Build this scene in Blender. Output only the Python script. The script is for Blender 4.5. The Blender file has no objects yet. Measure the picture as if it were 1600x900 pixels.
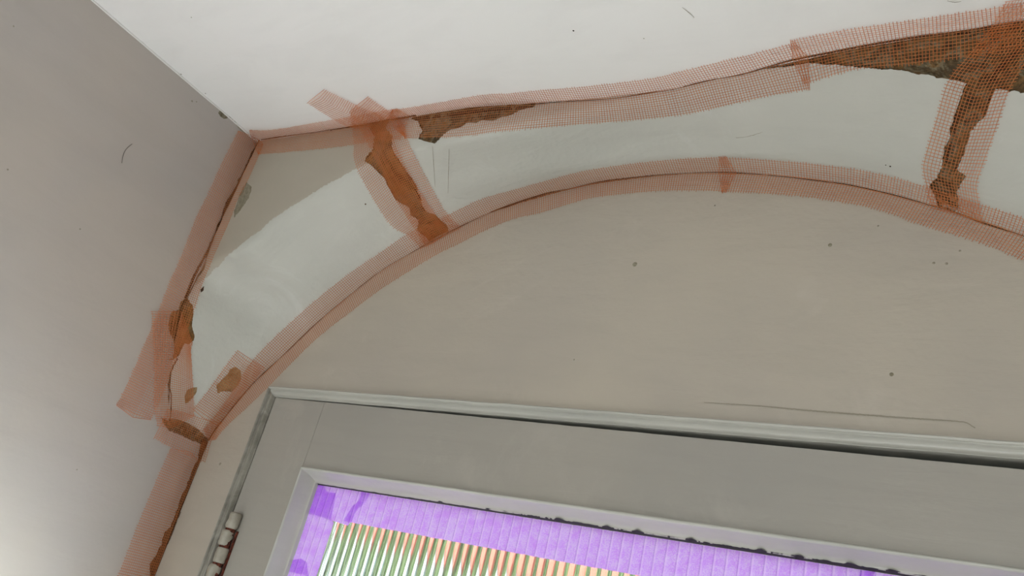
import bpy, math, random
import numpy as np
from mathutils import Vector, noise
from mathutils.bvhtree import BVHTree
from mathutils.geometry import delaunay_2d_cdt

random.seed(7)
SC = bpy.context.scene
D = 0.78                      # metres from the camera to the plane of the door wall
CZ = 1.79                     # camera height above the floor

# ------------------------------------------------------------ camera
YAW, PIT, ROL, FPX = 0.60585, 0.411874, 0.259083, 1295.74
fw = Vector((-math.sin(YAW)*math.cos(PIT), math.cos(YAW)*math.cos(PIT), math.sin(PIT)))
r0 = fw.cross(Vector((0, 0, 1))).normalized(); u0 = r0.cross(fw)
rt = math.cos(ROL)*r0 + math.sin(ROL)*u0
up = -math.sin(ROL)*r0 + math.cos(ROL)*u0
cam = bpy.data.cameras.new('camera'); co = bpy.data.objects.new('camera', cam)
SC.collection.objects.link(co)
from mathutils import Matrix
m = Matrix((rt, up, -fw)).transposed().to_4x4(); m.translation = Vector((0, 0, CZ))
co.matrix_world = m
cam.sensor_width = 36; cam.lens = 36*FPX/1600; cam.clip_start = 0.01
SC.camera = co
CAM = Vector((0, 0, CZ))
def ray(x, y):
    return (rt*(x-800) - up*(y-450) + fw*FPX).normalized()

SKY, SUN, WIN, DOORL = 4.1, 15.5, 9.2, 7.8
# ------------------------------------------------------------ world, lights, exposure
w = bpy.data.worlds.new('world'); SC.world = w; w.use_nodes = True
bg = w.node_tree.nodes['Background']
wt = w.node_tree; wg = wt.nodes.new('ShaderNodeNewGeometry'); wz = wt.nodes.new('ShaderNodeSeparateXYZ'); wr_ = wt.nodes.new('ShaderNodeValToRGB')
wt.links.new(wg.outputs['Incoming'], wz.inputs[0]); wm = wt.nodes.new('ShaderNodeMath'); wm.operation = 'MULTIPLY'; wm.inputs[1].default_value = -1
wt.links.new(wz.outputs[2], wm.inputs[0]); wt.links.new(wm.outputs[0], wr_.inputs[0])
wr_.color_ramp.elements[0].color = (0.45, 0.52, 0.54, 1); wr_.color_ramp.elements[1].color = (0.90, 1.06, 1.06, 1); wr_.color_ramp.elements[1].position = 0.6
wt.links.new(wr_.outputs[0], bg.inputs[0]); bg.inputs[1].default_value = SKY
SC.view_settings.view_transform = 'Standard'; SC.view_settings.look = 'None'
SC.view_settings.gamma = 1; SC.view_settings.exposure = 0.0
SC.view_settings.use_curve_mapping = False
def area(name, loc, target, sx, sy, power, col):
    l = bpy.data.lights.new(name, 'AREA'); l.shape = 'RECTANGLE'; l.size = sx; l.size_y = sy
    l.energy = power; l.color = col
    o = bpy.data.objects.new(name, l); SC.collection.objects.link(o); o.location = loc
    o.rotation_euler = (Vector(target)-Vector(loc)).to_track_quat('-Z', 'Y').to_euler()
    return o
# fill lamp in an unseen window added to the far wall; sun through it lies on the floor
area('window_fill', (-0.25, -2.56, 1.35), (-0.25, 0.5, 1.6), 1.0, 1.3, WIN, (1.0, 0.985, 0.98))
# lamps added before the unseen lower door glass, in place of daylight through it
area('door_fill', (-0.47, 0.785, 1.30), (-0.52, 0.0, 1.36), 0.56, 0.60, DOORL, (0.95, 0.99, 1.03))
lo = area('wall_fill_slant', (-0.60, 0.78, 1.36), (-0.976, 0.46, 1.53), 0.22, 0.28, 1.6, (0.82, 1.0, 1.04)); lo.data.spread = math.radians(66)  # second added lamp, a narrow beam brightening the lower left wall
sl = bpy.data.lights.new('sun', 'SUN'); sl.energy = SUN; sl.angle = 0.02; sl.color = (1.0, 0.97, 0.96)
so = bpy.data.objects.new('sun', sl); SC.collection.objects.link(so)
so.rotation_euler = Vector((-0.04, 0.80, -0.58)).to_track_quat('-Z', 'Y').to_euler()

# ------------------------------------------------------------ node helpers
def lin(c):
    return tuple((x/255/12.92 if x/255 <= 0.04045 else ((x/255+0.055)/1.055)**2.4) for x in c)
class NT:
    def __init__(s, name):
        s.m = bpy.data.materials.new(name); s.m.use_nodes = True
        s.t = s.m.node_tree; s.b = s.t.nodes['Principled BSDF']; s.out = s.t.nodes['Material Output']
        s.co = s.t.nodes.new('ShaderNodeNewGeometry').outputs['Position']
    def link(s, a, b): s.t.links.new(a, b)
    def mapping(s, scale, rot=(0, 0, 0)):
        n = s.t.nodes.new('ShaderNodeMapping'); n.inputs['Scale'].default_value = scale; n.inputs['Rotation'].default_value = rot
        s.link(s.co, n.inputs[0]); return n.outputs[0]
    def noise(s, scale, detail=4, vec=None, rough=0.55, dist=0):
        n = s.t.nodes.new('ShaderNodeTexNoise'); n.inputs['Scale'].default_value = scale
        n.inputs['Detail'].default_value = detail; n.inputs['Roughness'].default_value = rough; n.inputs['Distortion'].default_value = dist
        s.link(vec or s.co, n.inputs['Vector']); return n.outputs['Fac']
    def ramp(s, fac, stops):
        n = s.t.nodes.new('ShaderNodeValToRGB'); r = n.color_ramp
        while len(r.elements) < len(stops): r.elements.new(0.5)
        for e, (p, c) in zip(r.elements, stops): e.position = p; e.color = (*c, 1) if len(c) == 3 else c
        s.link(fac, n.inputs[0]); return n.outputs[0]
    def mix(s, f, a, b, mode='MIX'):
        n = s.t.nodes.new('ShaderNodeMix'); n.data_type = 'RGBA'; n.blend_type = mode
        for sock, v in ((n.inputs[0], f), (n.inputs[6], a), (n.inputs[7], b)):
            if isinstance(v, (int, float)): sock.default_value = v
            elif isinstance(v, tuple): sock.default_value = (*v, 1)
            else: s.link(v, sock)
        return n.outputs[2]
    def math(s, op, a, b):
        n = s.t.nodes.new('ShaderNodeMath'); n.operation = op
        for sock, v in ((n.inputs[0], a), (n.inputs[1], b)):
            if isinstance(v, (int, float)): sock.default_value = v
            else: s.link(v, sock)
        return n.outputs[0]
    def bump(s, h, strength, dist=0.001):
        n = s.t.nodes.new('ShaderNodeBump'); n.inputs['Strength'].default_value = strength; n.inputs['Distance'].default_value = dist
        s.link(h, n.inputs['Height']); s.link(n.outputs[0], s.b.inputs['Normal'])
    def base(s, c):
        if isinstance(c, tuple): s.b.inputs['Base Color'].default_value = (*c, 1)
        else: s.link(c, s.b.inputs['Base Color'])
    def rough(s, v): s.b.inputs['Roughness'].default_value = v

def paint(name, c1, c2, rough=0.6, big=2.2, stroke=(40, 40, 6), bump=0.35, smear=None, seed=0.0):
    n = NT(name)
    a = n.noise(big, 3); col = n.ramp(a, [(0.35, c1), (0.65, c2)])
    st = n.noise(1.0, 5, n.mapping(stroke, (0, 0.3, 0)), 0.6, 0.6)
    col = n.mix(n.ramp(st, [(0.30, (0.10,)*3), (0.55, (0, 0, 0))]), col, tuple(x*0.6 for x in c1))
    if smear:
        sm = n.noise(5.5, 6, None, 0.7, 1.5)
        col = n.mix(n.ramp(sm, [(0.57, (0, 0, 0)), (0.72, (0.35,)*3)]), col, smear)
    n.base(col); n.rough(rough)
    h = n.math('ADD', n.math('MULTIPLY', n.noise(26, 3), 1.6), n.math('MULTIPLY', st, 0.7))
    h = n.math('ADD', h, n.math('MULTIPLY', n.noise(260, 3), 0.12))
    n.bump(h, bump, 0.002)
    return n.m

M = {}
M['wall_left'] = paint('lilac_grey_wall_paint', lin((187, 177, 167)), lin((178, 172, 168)), 0.45, 3, (10, 5, 30), 0.25, None)
M['ceiling'] = paint('white_ceiling_paint', lin((241, 239, 237)), lin((237, 236, 233)), 0.7, 2, (8, 20, 8), 0.2)
M['soffit'] = paint('filled_soffit_paint', lin((194, 193, 184)), lin((186, 186, 177)), 0.5, 5, (9, 45, 16), 0.75, lin((214, 216, 212)))
M['lunette'] = paint('beige_grey_wall_paint', lin((184, 175, 160)), lin((176, 168, 156)), 0.45, 3.5, (9, 20, 42), 0.5, lin((198, 190, 178)))
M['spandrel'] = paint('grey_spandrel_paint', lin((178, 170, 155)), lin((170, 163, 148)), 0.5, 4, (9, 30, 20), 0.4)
M['door'] = paint('grey_gloss_door_paint', lin((166, 161, 151)), lin((160, 156, 148)), 0.34, 3.5, (6, 20, 60), 0.3, lin((182, 176, 166)))
M['gloss'] = paint('white_gloss_trim_paint', lin((192, 191, 182)), lin((180, 180, 172)), 0.24, 6, (6, 20, 80), 0.3)
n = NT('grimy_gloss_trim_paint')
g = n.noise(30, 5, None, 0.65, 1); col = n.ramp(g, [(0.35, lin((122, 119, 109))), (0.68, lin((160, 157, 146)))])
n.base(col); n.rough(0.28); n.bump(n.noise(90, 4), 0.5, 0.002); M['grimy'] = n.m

def undercoat(name, stops, sc=34, bump=1.0):
    n = NT(name)
    a = n.noise(sc, 6, n.mapping((1, 1.2, 0.7), (0.3, 0.5, 0.2)), 0.62, 1.2)
    col = n.ramp(a, stops)
    b = n.noise(sc*7, 5, None, 0.7)
    col = n.mix(n.ramp(b, [(0.35, (0.45,)*3), (0.6, (0, 0, 0))]), col, tuple(x*0.5 for x in stops[0][1]))
    n.base(col); n.rough(0.9)
    h = n.math('ADD', n.math('MULTIPLY', a, 3.0), b); n.bump(h, bump, 0.003)
    return n.m
M['brown'] = undercoat('exposed_brown_undercoat', [(0.30, lin((68, 54, 38))), (0.42, lin((110, 88, 58))), (0.49, lin((142, 108, 66))), (0.54, lin((142, 130, 102))), (0.60, lin((98, 80, 54))), (0.72, lin((118, 98, 68)))], 26, 1)
M['orangebrown'] = undercoat('exposed_orange_undercoat', [(0.30, lin((84, 60, 34))), (0.42, lin((128, 94, 50))), (0.52, lin((156, 112, 58))), (0.62, lin((136, 110, 76))), (0.74, lin((98, 76, 48)))], 26, 1)
M['darkbrown'] = undercoat('exposed_dark_channel', [(0.32, lin((88, 52, 26))), (0.5, lin((140, 84, 42))), (0.68, lin((112, 66, 34)))], 26, 0.8)
M['greyflake'] = undercoat('exposed_grey_plaster', [(0.32, lin((126, 118, 96))), (0.5, lin((158, 152, 132))), (0.7, lin((130, 112, 86)))], 50, 0.5)
M['tanflake'] = undercoat('exposed_tan_plaster', [(0.32, lin((140, 108, 70))), (0.5, lin((176, 148, 108))), (0.7, lin((150, 106, 60)))], 60, 0.6)
n = NT('dark_crack_dirt_and_shade'); n.base(n.ramp(n.noise(120, 4), [(0.35, lin((52, 34, 22))), (0.65, lin((96, 66, 42)))])); n.rough(0.95); M['crack'] = n.m  # crack dirt, also the colour of the shade strips painted in the hollows
n = NT('grey_hairline'); n.base(lin((154, 147, 132))); n.rough(0.9); M['hairline'] = n.m
M['knuckle'] = paint('chipped_hinge_paint', lin((168, 163, 150)), lin((150, 144, 130)), 0.3, 60, (60, 60, 60), 0.8)
n = NT('rust'); n.base(n.ramp(n.noise(300, 4), [(0.4, lin((58, 24, 14))), (0.6, lin((112, 52, 34)))])); n.rough(0.9); M['rust'] = n.m
n = NT('black_dirt'); n.base(lin((22, 20, 18))); n.rough(0.9); M['black'] = n.m
n = NT('dark_gap_seal'); n.base(lin((34, 34, 33))); n.rough(0.5); M['seal'] = n.m
n = NT('orange_scrim_thread')
n.base(n.ramp(n.noise(60, 3), [(0.35, lin((206, 110, 52))), (0.65, lin((214, 124, 64)))])); n.rough(0.5); n.b.inputs['Alpha'].default_value = 0.78
M['scrim'] = n.m
n = NT('orange_scrim_warp_thread')
n.base(n.ramp(n.noise(60, 3), [(0.35, lin((224, 142, 84))), (0.65, lin((230, 156, 100)))])); n.rough(0.4); n.b.inputs['Alpha'].default_value = 0.62
M['scrimlong'] = n.m

def tape_mat(name, c):
    n = NT(name); t = n.t
    f = n.noise(900, 3, None, 0.7); big = n.noise(70, 3)
    col = n.mix(n.ramp(n.math('MULTIPLY', f, n.math('ADD', big, 0.5)), [(0.40, (0, 0, 0)), (0.62, (0.6,)*3)]), c, lin((236, 214, 255)))
    # creases at each reed: pale stretched paper, with fold light and shade painted in
    sx = t.nodes.new('ShaderNodeSeparateXYZ'); n.link(n.co, sx.inputs[0])
    u = n.math('FRACT', n.math('DIVIDE', n.math('SUBTRACT', sx.outputs[0], (-0.929-0.0152*6)*D), 0.0152*D), 0)
    cr = n.math('MULTIPLY', n.math('LESS_THAN', u, 0.16), n.math('MULTIPLY', big, 0.9))
    col = n.mix(cr, col, lin((240, 205, 255)))
    col = n.mix(n.math('MULTIPLY', n.math('GREATER_THAN', u, 0.90), 0.22), col, lin((120, 70, 190)))
    d = t.nodes.new('ShaderNodeBsdfDiffuse'); tr = t.nodes.new('ShaderNodeBsdfTranslucent'); mx = t.nodes.new('ShaderNodeMixShader')
    n.link(col, d.inputs[0]); n.link(col, tr.inputs[0]); mx.inputs[0].default_value = 0.72
    n.link(d.outputs[0], mx.inputs[1]); n.link(tr.outputs[0], mx.inputs[2]); n.link(mx.outputs[0], n.out.inputs[0])
    return n.m
M['purple'] = tape_mat('purple_masking_paper', (0.68, 0.31, 0.98))
n = NT('reeded_glass'); n.base((0.95, 1.0, 0.97)); n.b.inputs['Transmission Weight'].default_value = 1
n.rough(0.06); n.b.inputs['IOR'].default_value = 1.5; M['glass'] = n.m
n = NT('salmon_brick'); br = n.t.nodes.new('ShaderNodeTexBrick'); n.link(n.mapping((1, 1, 1), (math.pi/2, 0, 0)), br.inputs[0])
br.inputs['Color1'].default_value = (*lin((172, 88, 72)), 1); br.inputs['Color2'].default_value = (*lin((162, 80, 66)), 1)
br.inputs['Mortar'].default_value = (*lin((150, 116, 104)), 1); br.inputs['Scale'].default_value = 2.2
n.link(br.outputs[0], n.b.inputs['Base Color']); n.rough(0.9); M['brick'] = n.m
n = NT('white_render'); n.base(n.ramp(n.noise(3, 3), [(0.4, (0.26, 0.31, 0.31)), (0.6, (0.36, 0.40, 0.40))])); n.rough(0.8); M['render'] = n.m
n = NT('dark_window'); n.base((0.05, 0.06, 0.07)); n.rough(0.1); M['darkglass'] = n.m
n = NT('evergreen_leaves'); n.base(n.ramp(n.noise(9, 6), [(0.35, lin((42, 56, 30))), (0.65, lin((88, 106, 64)))])); n.rough(0.7)
n.bump(n.noise(30, 4), 1, 0.05); M['leaves'] = n.m
n = NT('pale_grey_floorboards'); n.base(n.ramp(n.noise(4, 5, n.mapping((8, 1, 1))), [(0.3, lin((172, 172, 170))), (0.7, lin((196, 198, 198)))])); n.rough(0.5); M['floor'] = n.m
n = NT('street_paving'); n.base(n.ramp(n.noise(6, 5), [(0.4, lin((150, 150, 145))), (0.6, lin((185, 185, 180)))])); n.rough(0.9); M['paving'] = n.m
n = NT('brown_hair'); n.base(lin((60, 50, 40))); n.rough(0.5); M['hair'] = n.m

# ------------------------------------------------------------ object helpers
def link(o, parent=None):
    SC.collection.objects.link(o)
    if parent is not None: o.parent = parent
    return o
def mesh(name, vs, fs, mat, parent=None, smooth=False, mats=None, mi=None):
    me = bpy.data.meshes.new(name); me.from_pydata([tuple(v) for v in vs], [], fs)
    me.materials.append(mat)
    for x in mats or (): me.materials.append(x)
    if mi is not None: me.polygons.foreach_set('material_index', mi)
    if smooth: me.polygons.foreach_set('use_smooth', [True]*len(me.polygons))
    me.update(); o = bpy.data.objects.new(name, me)
    return link(o, parent)
def empty(name, loc=(0, 0, 0)):
    o = bpy.data.objects.new(name, None); o.empty_display_size = 0.05; link(o); o.location = loc; return o
def struct(o): o['kind'] = 'structure'; return o
def tag(o, label, cat, group=None):
    o['label'] = label; o['category'] = cat
    if group: o['group'] = group
    return o
def W(x, y, z): return Vector((x*D, y*D, z*D+CZ))      # place in multiples of D, seen from the camera's height
class Poly:
    def __init__(s): s.v = []; s.f = []
    def box(s, a, b):
        (x0, y0, z0), (x1, y1, z1) = a, b; k = len(s.v)
        s.v += [W(x, y, z) for x in (x0, x1) for y in (y0, y1) for z in (z0, z1)]
        s.f += [tuple(k+i for i in f) for f in ((0, 1, 3, 2), (4, 6, 7, 5), (0, 4, 5, 1), (2, 3, 7, 6), (0, 2, 6, 4), (1, 5, 7, 3))]
        return s
    def build(s, name, mat, parent=None, bevel=0, smooth=False):
        o = mesh(name, s.v, s.f, mat, parent, smooth)
        if bevel:
            b = o.modifiers.new('bevel', 'BEVEL'); b.width = bevel; b.segments = 3; b.limit_method = 'ANGLE'
        return o
def catmull(pts, n):
    """n samples per segment through the points"""
    P = [Vector(p) for p in pts]; out = []
    for i in range(len(P)-1):
        p0 = P[i-1] if i else P[0]*2-P[1]; p1, p2 = P[i], P[i+1]; p3 = P[i+2] if i+2 < len(P) else P[-1]*2-P[-2]
        for k in range(n):
            t = k/n
            out.append(0.5*((2*p1)+(p2-p0)*t+(2*p0-5*p1+4*p2-p3)*t*t+(3*p1-p0-3*p2+p3)*t**3))
    out.append(P[-1]); return out
def resample(pts, step, smooth=True):
    P = catmull([(*p, 0) for p in pts], 12) if smooth and len(pts) > 2 else [Vector((*p, 0)) for p in pts]
    P = np.array([(p.x, p.y) for p in P]); d = np.r_[0, np.cumsum(np.hypot(*np.diff(P, axis=0).T))]
    n = max(2, int(d[-1]/step)+1); q = np.linspace(0, d[-1], n)
    return np.c_[np.interp(q, d, P[:, 0]), np.interp(q, d, P[:, 1])]

# ------------------------------------------------------------ the planes of the room (in multiples of D)
XL, ZC, YD = -1.2510, 0.7771, 1.0
def on_plane(px, axis, val):
    d = ray(*px); v = (val*D if axis != 2 else val*D)
    return CAM + d*(v/d[axis])
# the soffit: where it meets left wall / ceiling (O), its soft front fold (F), where it meets the lunette (B)
O_px = [(262, 662), (266, 600), (272, 540), (288, 473), (316, 420), (342, 352), (372, 290), (403, 222),
        (500, 207), (590, 192), (733, 168), (900, 157), (1050, 140), (1180, 110), (1330, 77), (1450, 57), (1600, 35)]
B_px = [(325, 690), (348, 657), (392, 604), (430, 567), (480, 517), (530, 475), (583, 432), (637, 398),
        (700, 364), (760, 335), (873, 300), (970, 282), (1080, 271), (1190, 273), (1300, 285), (1444, 318), (1600, 369)]
F_px = {5: (382, 386), 6: (440, 337), 7: (507, 298), 8: (568, 258), 9: (645, 236), 10: (766, 206), 11: (915, 176), 12: (1056, 150)}
O3 = [on_plane(p, 0, XL) for p in O_px[:7]] + [Vector((XL*D, on_plane((403, 222), 0, XL).y, ZC*D+CZ))] + [on_plane(p, 2, ZC) for p in O_px[8:]]
B3 = [on_plane(p, 1, YD) for p in B_px]
F3 = []
for k in range(len(O3)):
    if k in F_px:
        d = ray(*F_px[k]); F3.append(CAM + d*(O3[k].y/d.y) if k < 8 else CAM + d*((O3[k].y+0.004*D)/d.y))
    else: F3.append(O3[k].lerp(B3[k], 0.03))
XR = 0.36
O3 += [W(0.15, 0.836, ZC), W(0.26, 0.836, ZC), W(XR, 0.836, ZC), W(XR, 0.836, .5), W(XR, 0.836, .226)]
B3 += [W(0.12, 1, .53), W(0.21, 1, .46), W(0.275, 1, .385), W(0.33, 1, .30), W(XR, 1, .226)]
F3 += [O3[i].lerp(B3[i], 0.03) for i in range(len(F3), len(O3))]
NK = len(O3)-1; SUB = 24; NT_ = 48
Bd = catmull(B3, SUB); Fd = catmull(F3, SUB)
Od = []
for i in range(NK):
    for k in range(SUB): Od.append(O3[i].lerp(O3[i+1], k/SUB))
Od.append(O3[-1])
NSs = len(Bd)
def profile(i, t):
    o, f, b = Od[i], Fd[i], Bd[i]; lf = (f-o).length; lb = (b-f).length; u = lf/(lf+lb)
    def pl(x): return o.lerp(f, x/u) if x < u and u > 1e-6 else f.lerp(b, (x-u)/(1-u))
    wd = min(t, 1-t, 0.05); p = Vector((0, 0, 0)); K = 7
    for k in range(K): p += pl(t + wd*(2*k/(K-1)-1))
    p /= K
    # plaster fattened a little towards the arch edge
    c = Vector((-0.41*D, 0.6*D, 0.1*D+CZ)); nrm = (c-p).normalized()
    p += nrm*(0.0045*D*math.exp(-((t-0.76)/0.15)**2) if t < 0.999 else 0)
    return p
grid = np.array([[profile(i, j/NT_)[:] for j in range(NT_+1)] for i in range(NSs)])
# gentle unevenness of hand-skimmed plaster
for i in range(NSs):
    for j in range(1, NT_):
        p = Vector(grid[i, j]); e = math.sin(math.pi*j/NT_)**0.5
        c = Vector((-0.41*D, 0.6*D, 0.1*D+CZ)); nrm = (c-p).normalized()
        grid[i, j] += np.array(nrm)*e*(0.0016*noise.noise(p*9)+0.0007*noise.noise(p*28))
gv = [Vector(grid[i, j]) for i in range(NSs) for j in range(NT_+1)]
gf = [(i*(NT_+1)+j, i*(NT_+1)+j+1, (i+1)*(NT_+1)+j+1, (i+1)*(NT_+1)+j) for i in range(NSs-1) for j in range(NT_)]
bvh = BVHTree.FromPolygons(gv, gf)
def soffit_at(s, t):
    x = min(max(s, 0), 1)*(NSs-1); y = min(max(t, 0), 1)*NT_
    i = min(int(x), NSs-2); j = min(int(y), NT_-1); a = x-i; b = y-j
    g = grid
    return (1-a)*((1-b)*g[i, j]+b*g[i, j+1])+a*((1-b)*g[i+1, j]+b*g[i+1, j+1])
def soffit_n(s, t):
    e = 0.004; a = soffit_at(s+e, t)-soffit_at(s-e, t); b = soffit_at(s, t+e*4)-soffit_at(s, t-e*4)
    nn = np.cross(a, b); nn /= np.linalg.norm(nn)+1e-12; nn = Vector(nn)
    p = Vector(soffit_at(s, t))
    return nn if nn.dot(Vector((-0.41*D, 0.5*D, 0.2*D+CZ))-p) > 0 else -nn
def cell_param(loc, f):
    i, j = divmod(f, NT_); a, b, c, d = (Vector(grid[i, j]), Vector(grid[i, j+1]), Vector(grid[i+1, j+1]), Vector(grid[i+1, j]))
    es = (d-a); et = (b-a); r = loc-a
    # least squares in the cell
    A = es.dot(es); B = es.dot(et); C = et.dot(et); x = r.dot(es); y = r.dot(et); det = A*C-B*B or 1e-12
    return (i+min(max((C*x-B*y)/det, 0), 1))/(NSs-1), (j+min(max((A*y-B*x)/det, 0), 1))/NT_
def hit(px, py):
    d = ray(px, py); best = None
    for ax, v, nn in ((0, XL*D, Vector((1, 0, 0))), (2, ZC*D, Vector((0, 0, -1))), (1, YD*D, Vector((0, -1, 0)))):
        if d[ax]*v > 0:
            s = v/d[ax]
            if best is None or s < best[0]: best = (s, CAM+d*s, nn)
    loc, nn, f, dist = bvh.ray_cast(CAM, d)
    if loc is not None and dist < best[0]+0.003:
        if nn.dot(d) > 0: nn = -nn
        best = (dist, loc, nn)
    return best[1], best[2]
def to_soffit(px, py):
    d = ray(px, py); loc, nn, f, dist = bvh.ray_cast(CAM, d)
    if loc is None:
        p, _ = hit(px, py); loc, nn, f, dist = bvh.find_nearest(p)
    return cell_param(loc, f)

# ------------------------------------------------------------ surfaces with real hollows in them
def inside(pts, poly):
    x, y = pts[:, 0], pts[:, 1]; r = np.zeros(len(pts), bool); n_ = len(poly); j = n_-1
    for i in range(n_):
        xi, yi = poly[i]; xj, yj = poly[j]
        if yi != yj: r ^= ((yi > y) != (yj > y)) & (x < (xj-xi)*(y-yi)/(yj-yi)+xi)
        j = i
    return r
def densify(poly, step, jit, seed):
    out = []; n_ = len(poly)
    for i in range(n_):
        a = np.array(poly[i]); b = np.array(poly[(i+1) % n_]); L = np.linalg.norm(b-a); k = max(1, int(L/step))
        for q in range(k):
            p = a+(b-a)*q/k; v = Vector((p[0]*260, p[1]*260, seed))
            out.append((p[0]+jit*noise.noise(v), p[1]+jit*noise.noise(v+Vector((9, 9, 9)))))
    return out
def hollow_surface(name, mp, nrm, ur, vr, nu, nv, holes, mat, clamp=True, smooth=True, parent=None):
    """mp(u,v)->3D, u,v in metres; holes = list of (polygon, depth, material, step, label)"""
    pts = [(ur[0]+(ur[1]-ur[0])*i/nu, vr[0]+(vr[1]-vr[0])*j/nv) for i in range(nu+1) for j in range(nv+1)]
    edges = []; polys = []
    for hi, (poly, depth, hm, step, lab) in enumerate(holes):
        pp = densify(poly, step, step*0.8, hi*3.1)
        if clamp: pp = [(min(max(p[0], ur[0]), ur[1]), min(max(p[1], vr[0]), vr[1])) for p in pp]
        polys.append(np.array(pp)); k = len(pts); pts += pp
        edges += [(k+i, k+(i+1) % len(pp)) for i in range(len(pp))]
        a = np.array(pp); lo, hi_ = a.min(0), a.max(0); q = []
        x = lo[0]
        while x < hi_[0]:
            y = lo[1]
            while y < hi_[1]: q.append((x+random.uniform(-.3, .3)*step, y+random.uniform(-.3, .3)*step)); y += step
            x += step
        if q:
            q = np.array(q); pts += [tuple(z) for z in q[inside(q, a)]]
    V, E, F, _, _, _ = delaunay_2d_cdt([Vector(p) for p in pts], edges, [], 0, 1e-6)
    V2 = np.array([v[:] for v in V]); F = [tuple(f) for f in F]
    cen = np.array([V2[list(f)].mean(0) for f in F]); own = np.full(len(F), -1)
    for hi, pp in enumerate(polys): own[inside(cen, pp)] = hi
    P3 = [Vector(mp(*v)) for v in V2]; N3 = {}
    def build(idx, nm, depth_fn, mt, par):
        sel = [F[i] for i in np.where(own == idx)[0]]; used = sorted({v for f in sel for v in f}); mpv = {v: i for i, v in enumerate(used)}
        return sel, used, mpv
    sel, used, mpv = build(-1, name, None, mat, None)
    c0 = P3[sel[0][0]]; nn = (P3[sel[0][1]]-c0).cross(P3[sel[0][2]]-c0)
    flip = nn.dot(Vector(nrm(*V2[sel[0][0]]))) < 0
    fix = (lambda f: tuple(reversed(f))) if flip else (lambda f: tuple(f))
    root = mesh(name, [P3[v] for v in used], [fix(tuple(mpv[v] for v in f)) for f in sel], mat, parent, smooth)
    for hi, (poly, depth, hm, step, lab) in enumerate(holes):
        if depth is None: continue
        sel, used, mpv = build(hi, None, None, None, None)
        if not sel: continue
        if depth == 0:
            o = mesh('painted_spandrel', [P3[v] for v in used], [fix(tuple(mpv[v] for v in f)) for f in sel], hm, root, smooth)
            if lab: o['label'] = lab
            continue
        cnt = {}
        for f in sel:
            for a, b in ((f[0], f[1]), (f[1], f[2]), (f[2], f[0])): cnt.setdefault(tuple(sorted((a, b))), []).append((a, b))
        bed = [v[0] for v in cnt.values() if len(v) == 1]; bset = {v for e in bed for v in e}
        bp = np.array([P3[v][:] for v in bset])
        vs = []
        for v in used:
            p = P3[v]; nv_ = Vector(nrm(*V2[v])); dd = np.sqrt(((bp-np.array(p))**2).sum(1).min())
            z = 0.42+0.58*min(1, dd/(depth*2.2))
            z *= 0.85+0.5*noise.noise(p*70)+0.25*noise.noise(p*230)
            vs.append(p-nv_*depth*z)
        k = len(vs); fs = [fix(tuple(mpv[v] for v in f)) for f in sel]; rim = {}
        for v in bset: rim[v] = len(vs); vs.append(P3[v]+Vector(nrm(*V2[v]))*0.0002)
        for a, b in bed: fs.append(fix((mpv[b], mpv[a], rim[a], rim[b])))
        o = mesh('exposed_plaster', vs, fs, hm, root, False)
        if lab: o['label'] = lab
    return root

# outlines of the fallen plaster, taken off the photograph and laid onto the surfaces
big = [(1177, 110), (1215, 98), (1250, 88), (1300, 78), (1350, 68), (1433, 54), (1500, 46), (1567, 34), (1600, 30), (1700, 10), (1790, -5),
       (1800, 120), (1740, 165), (1680, 158), (1600, 145), (1577, 142), (1556, 138), (1549, 150), (1546, 163), (1541, 178), (1530, 190), (1518, 204), (1510, 228), (1504, 247), (1495, 265),
       (1508, 276), (1500, 290), (1495, 302), (1498, 325), (1492, 331), (1466, 322), (1460, 304), (1451, 292), (1458, 282), (1464, 277), (1472, 263), (1473, 247), (1475, 233),
       (1485, 213), (1483, 203), (1487, 197), (1494, 172), (1502, 150), (1504, 138), (1512, 131), (1483, 124), (1467, 122), (1450, 117), (1433, 116), (1415, 111), (1400, 109), (1378, 108),
       (1360, 107), (1333, 104), (1283, 100), (1263, 98), (1247, 101), (1222, 105), (1200, 107)]
slot = [(640, 178), (677, 172), (715, 167), (767, 161), (805, 159), (838, 161), (833, 168), (812, 172), (799, 180), (784, 183), (770, 189), (752, 188), (745, 192),
        (730, 192), (721, 198), (703, 203), (694, 209), (686, 218), (680, 224), (668, 222), (655, 217), (656, 212), (661, 204), (656, 197), (653, 190), (643, 186)]
diag = [(573, 191), (578, 200), (585, 213), (584, 226), (582, 235), (573, 244), (570, 252), (579, 257), (588, 266), (601, 279), (605, 290), (610, 297), (619, 313), (630, 319), (641, 325), (640, 335),
        (654, 344), (652, 360), (666, 372), (674, 379), (703, 365), (696, 350), (685, 341), (680, 335), (669, 332), (660, 322), (657, 307), (650, 290), (644, 279), (638, 272), (629, 257), (616, 238),
        (612, 229), (613, 213), (604, 199), (607, 191), (606, 186), (590, 187), (575, 188)]
cornR = [(276, 460), (287, 458), (293, 466), (297, 473), (302, 478), (302, 492), (300, 507), (301, 515), (304, 524), (303, 531), (296, 538), (288, 537), (280, 555), (266, 562), (255, 540), (262, 500)]
cornL = [(294, 458), (289, 467), (283, 471), (279, 484), (268, 487), (263, 505), (264, 519), (271, 531), (272, 548), (270, 560), (262, 562), (284, 565), (292, 520), (300, 480)]
seamgap = [(316, 395), (321, 402), (322, 411), (316, 425), (308, 436), (301, 450), (295, 462), (285, 465), (285, 450), (300, 420)]
seamgapL = [(368, 297), (365, 301), (361, 309), (354, 318), (347, 338), (343, 350), (350, 356), (360, 330), (374, 305)]
flakeA = [(386, 285), (393, 292), (392, 300), (388, 310), (380, 322), (372, 333), (366, 340), (366, 330), (370, 320), (374, 306), (380, 293)]
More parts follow.
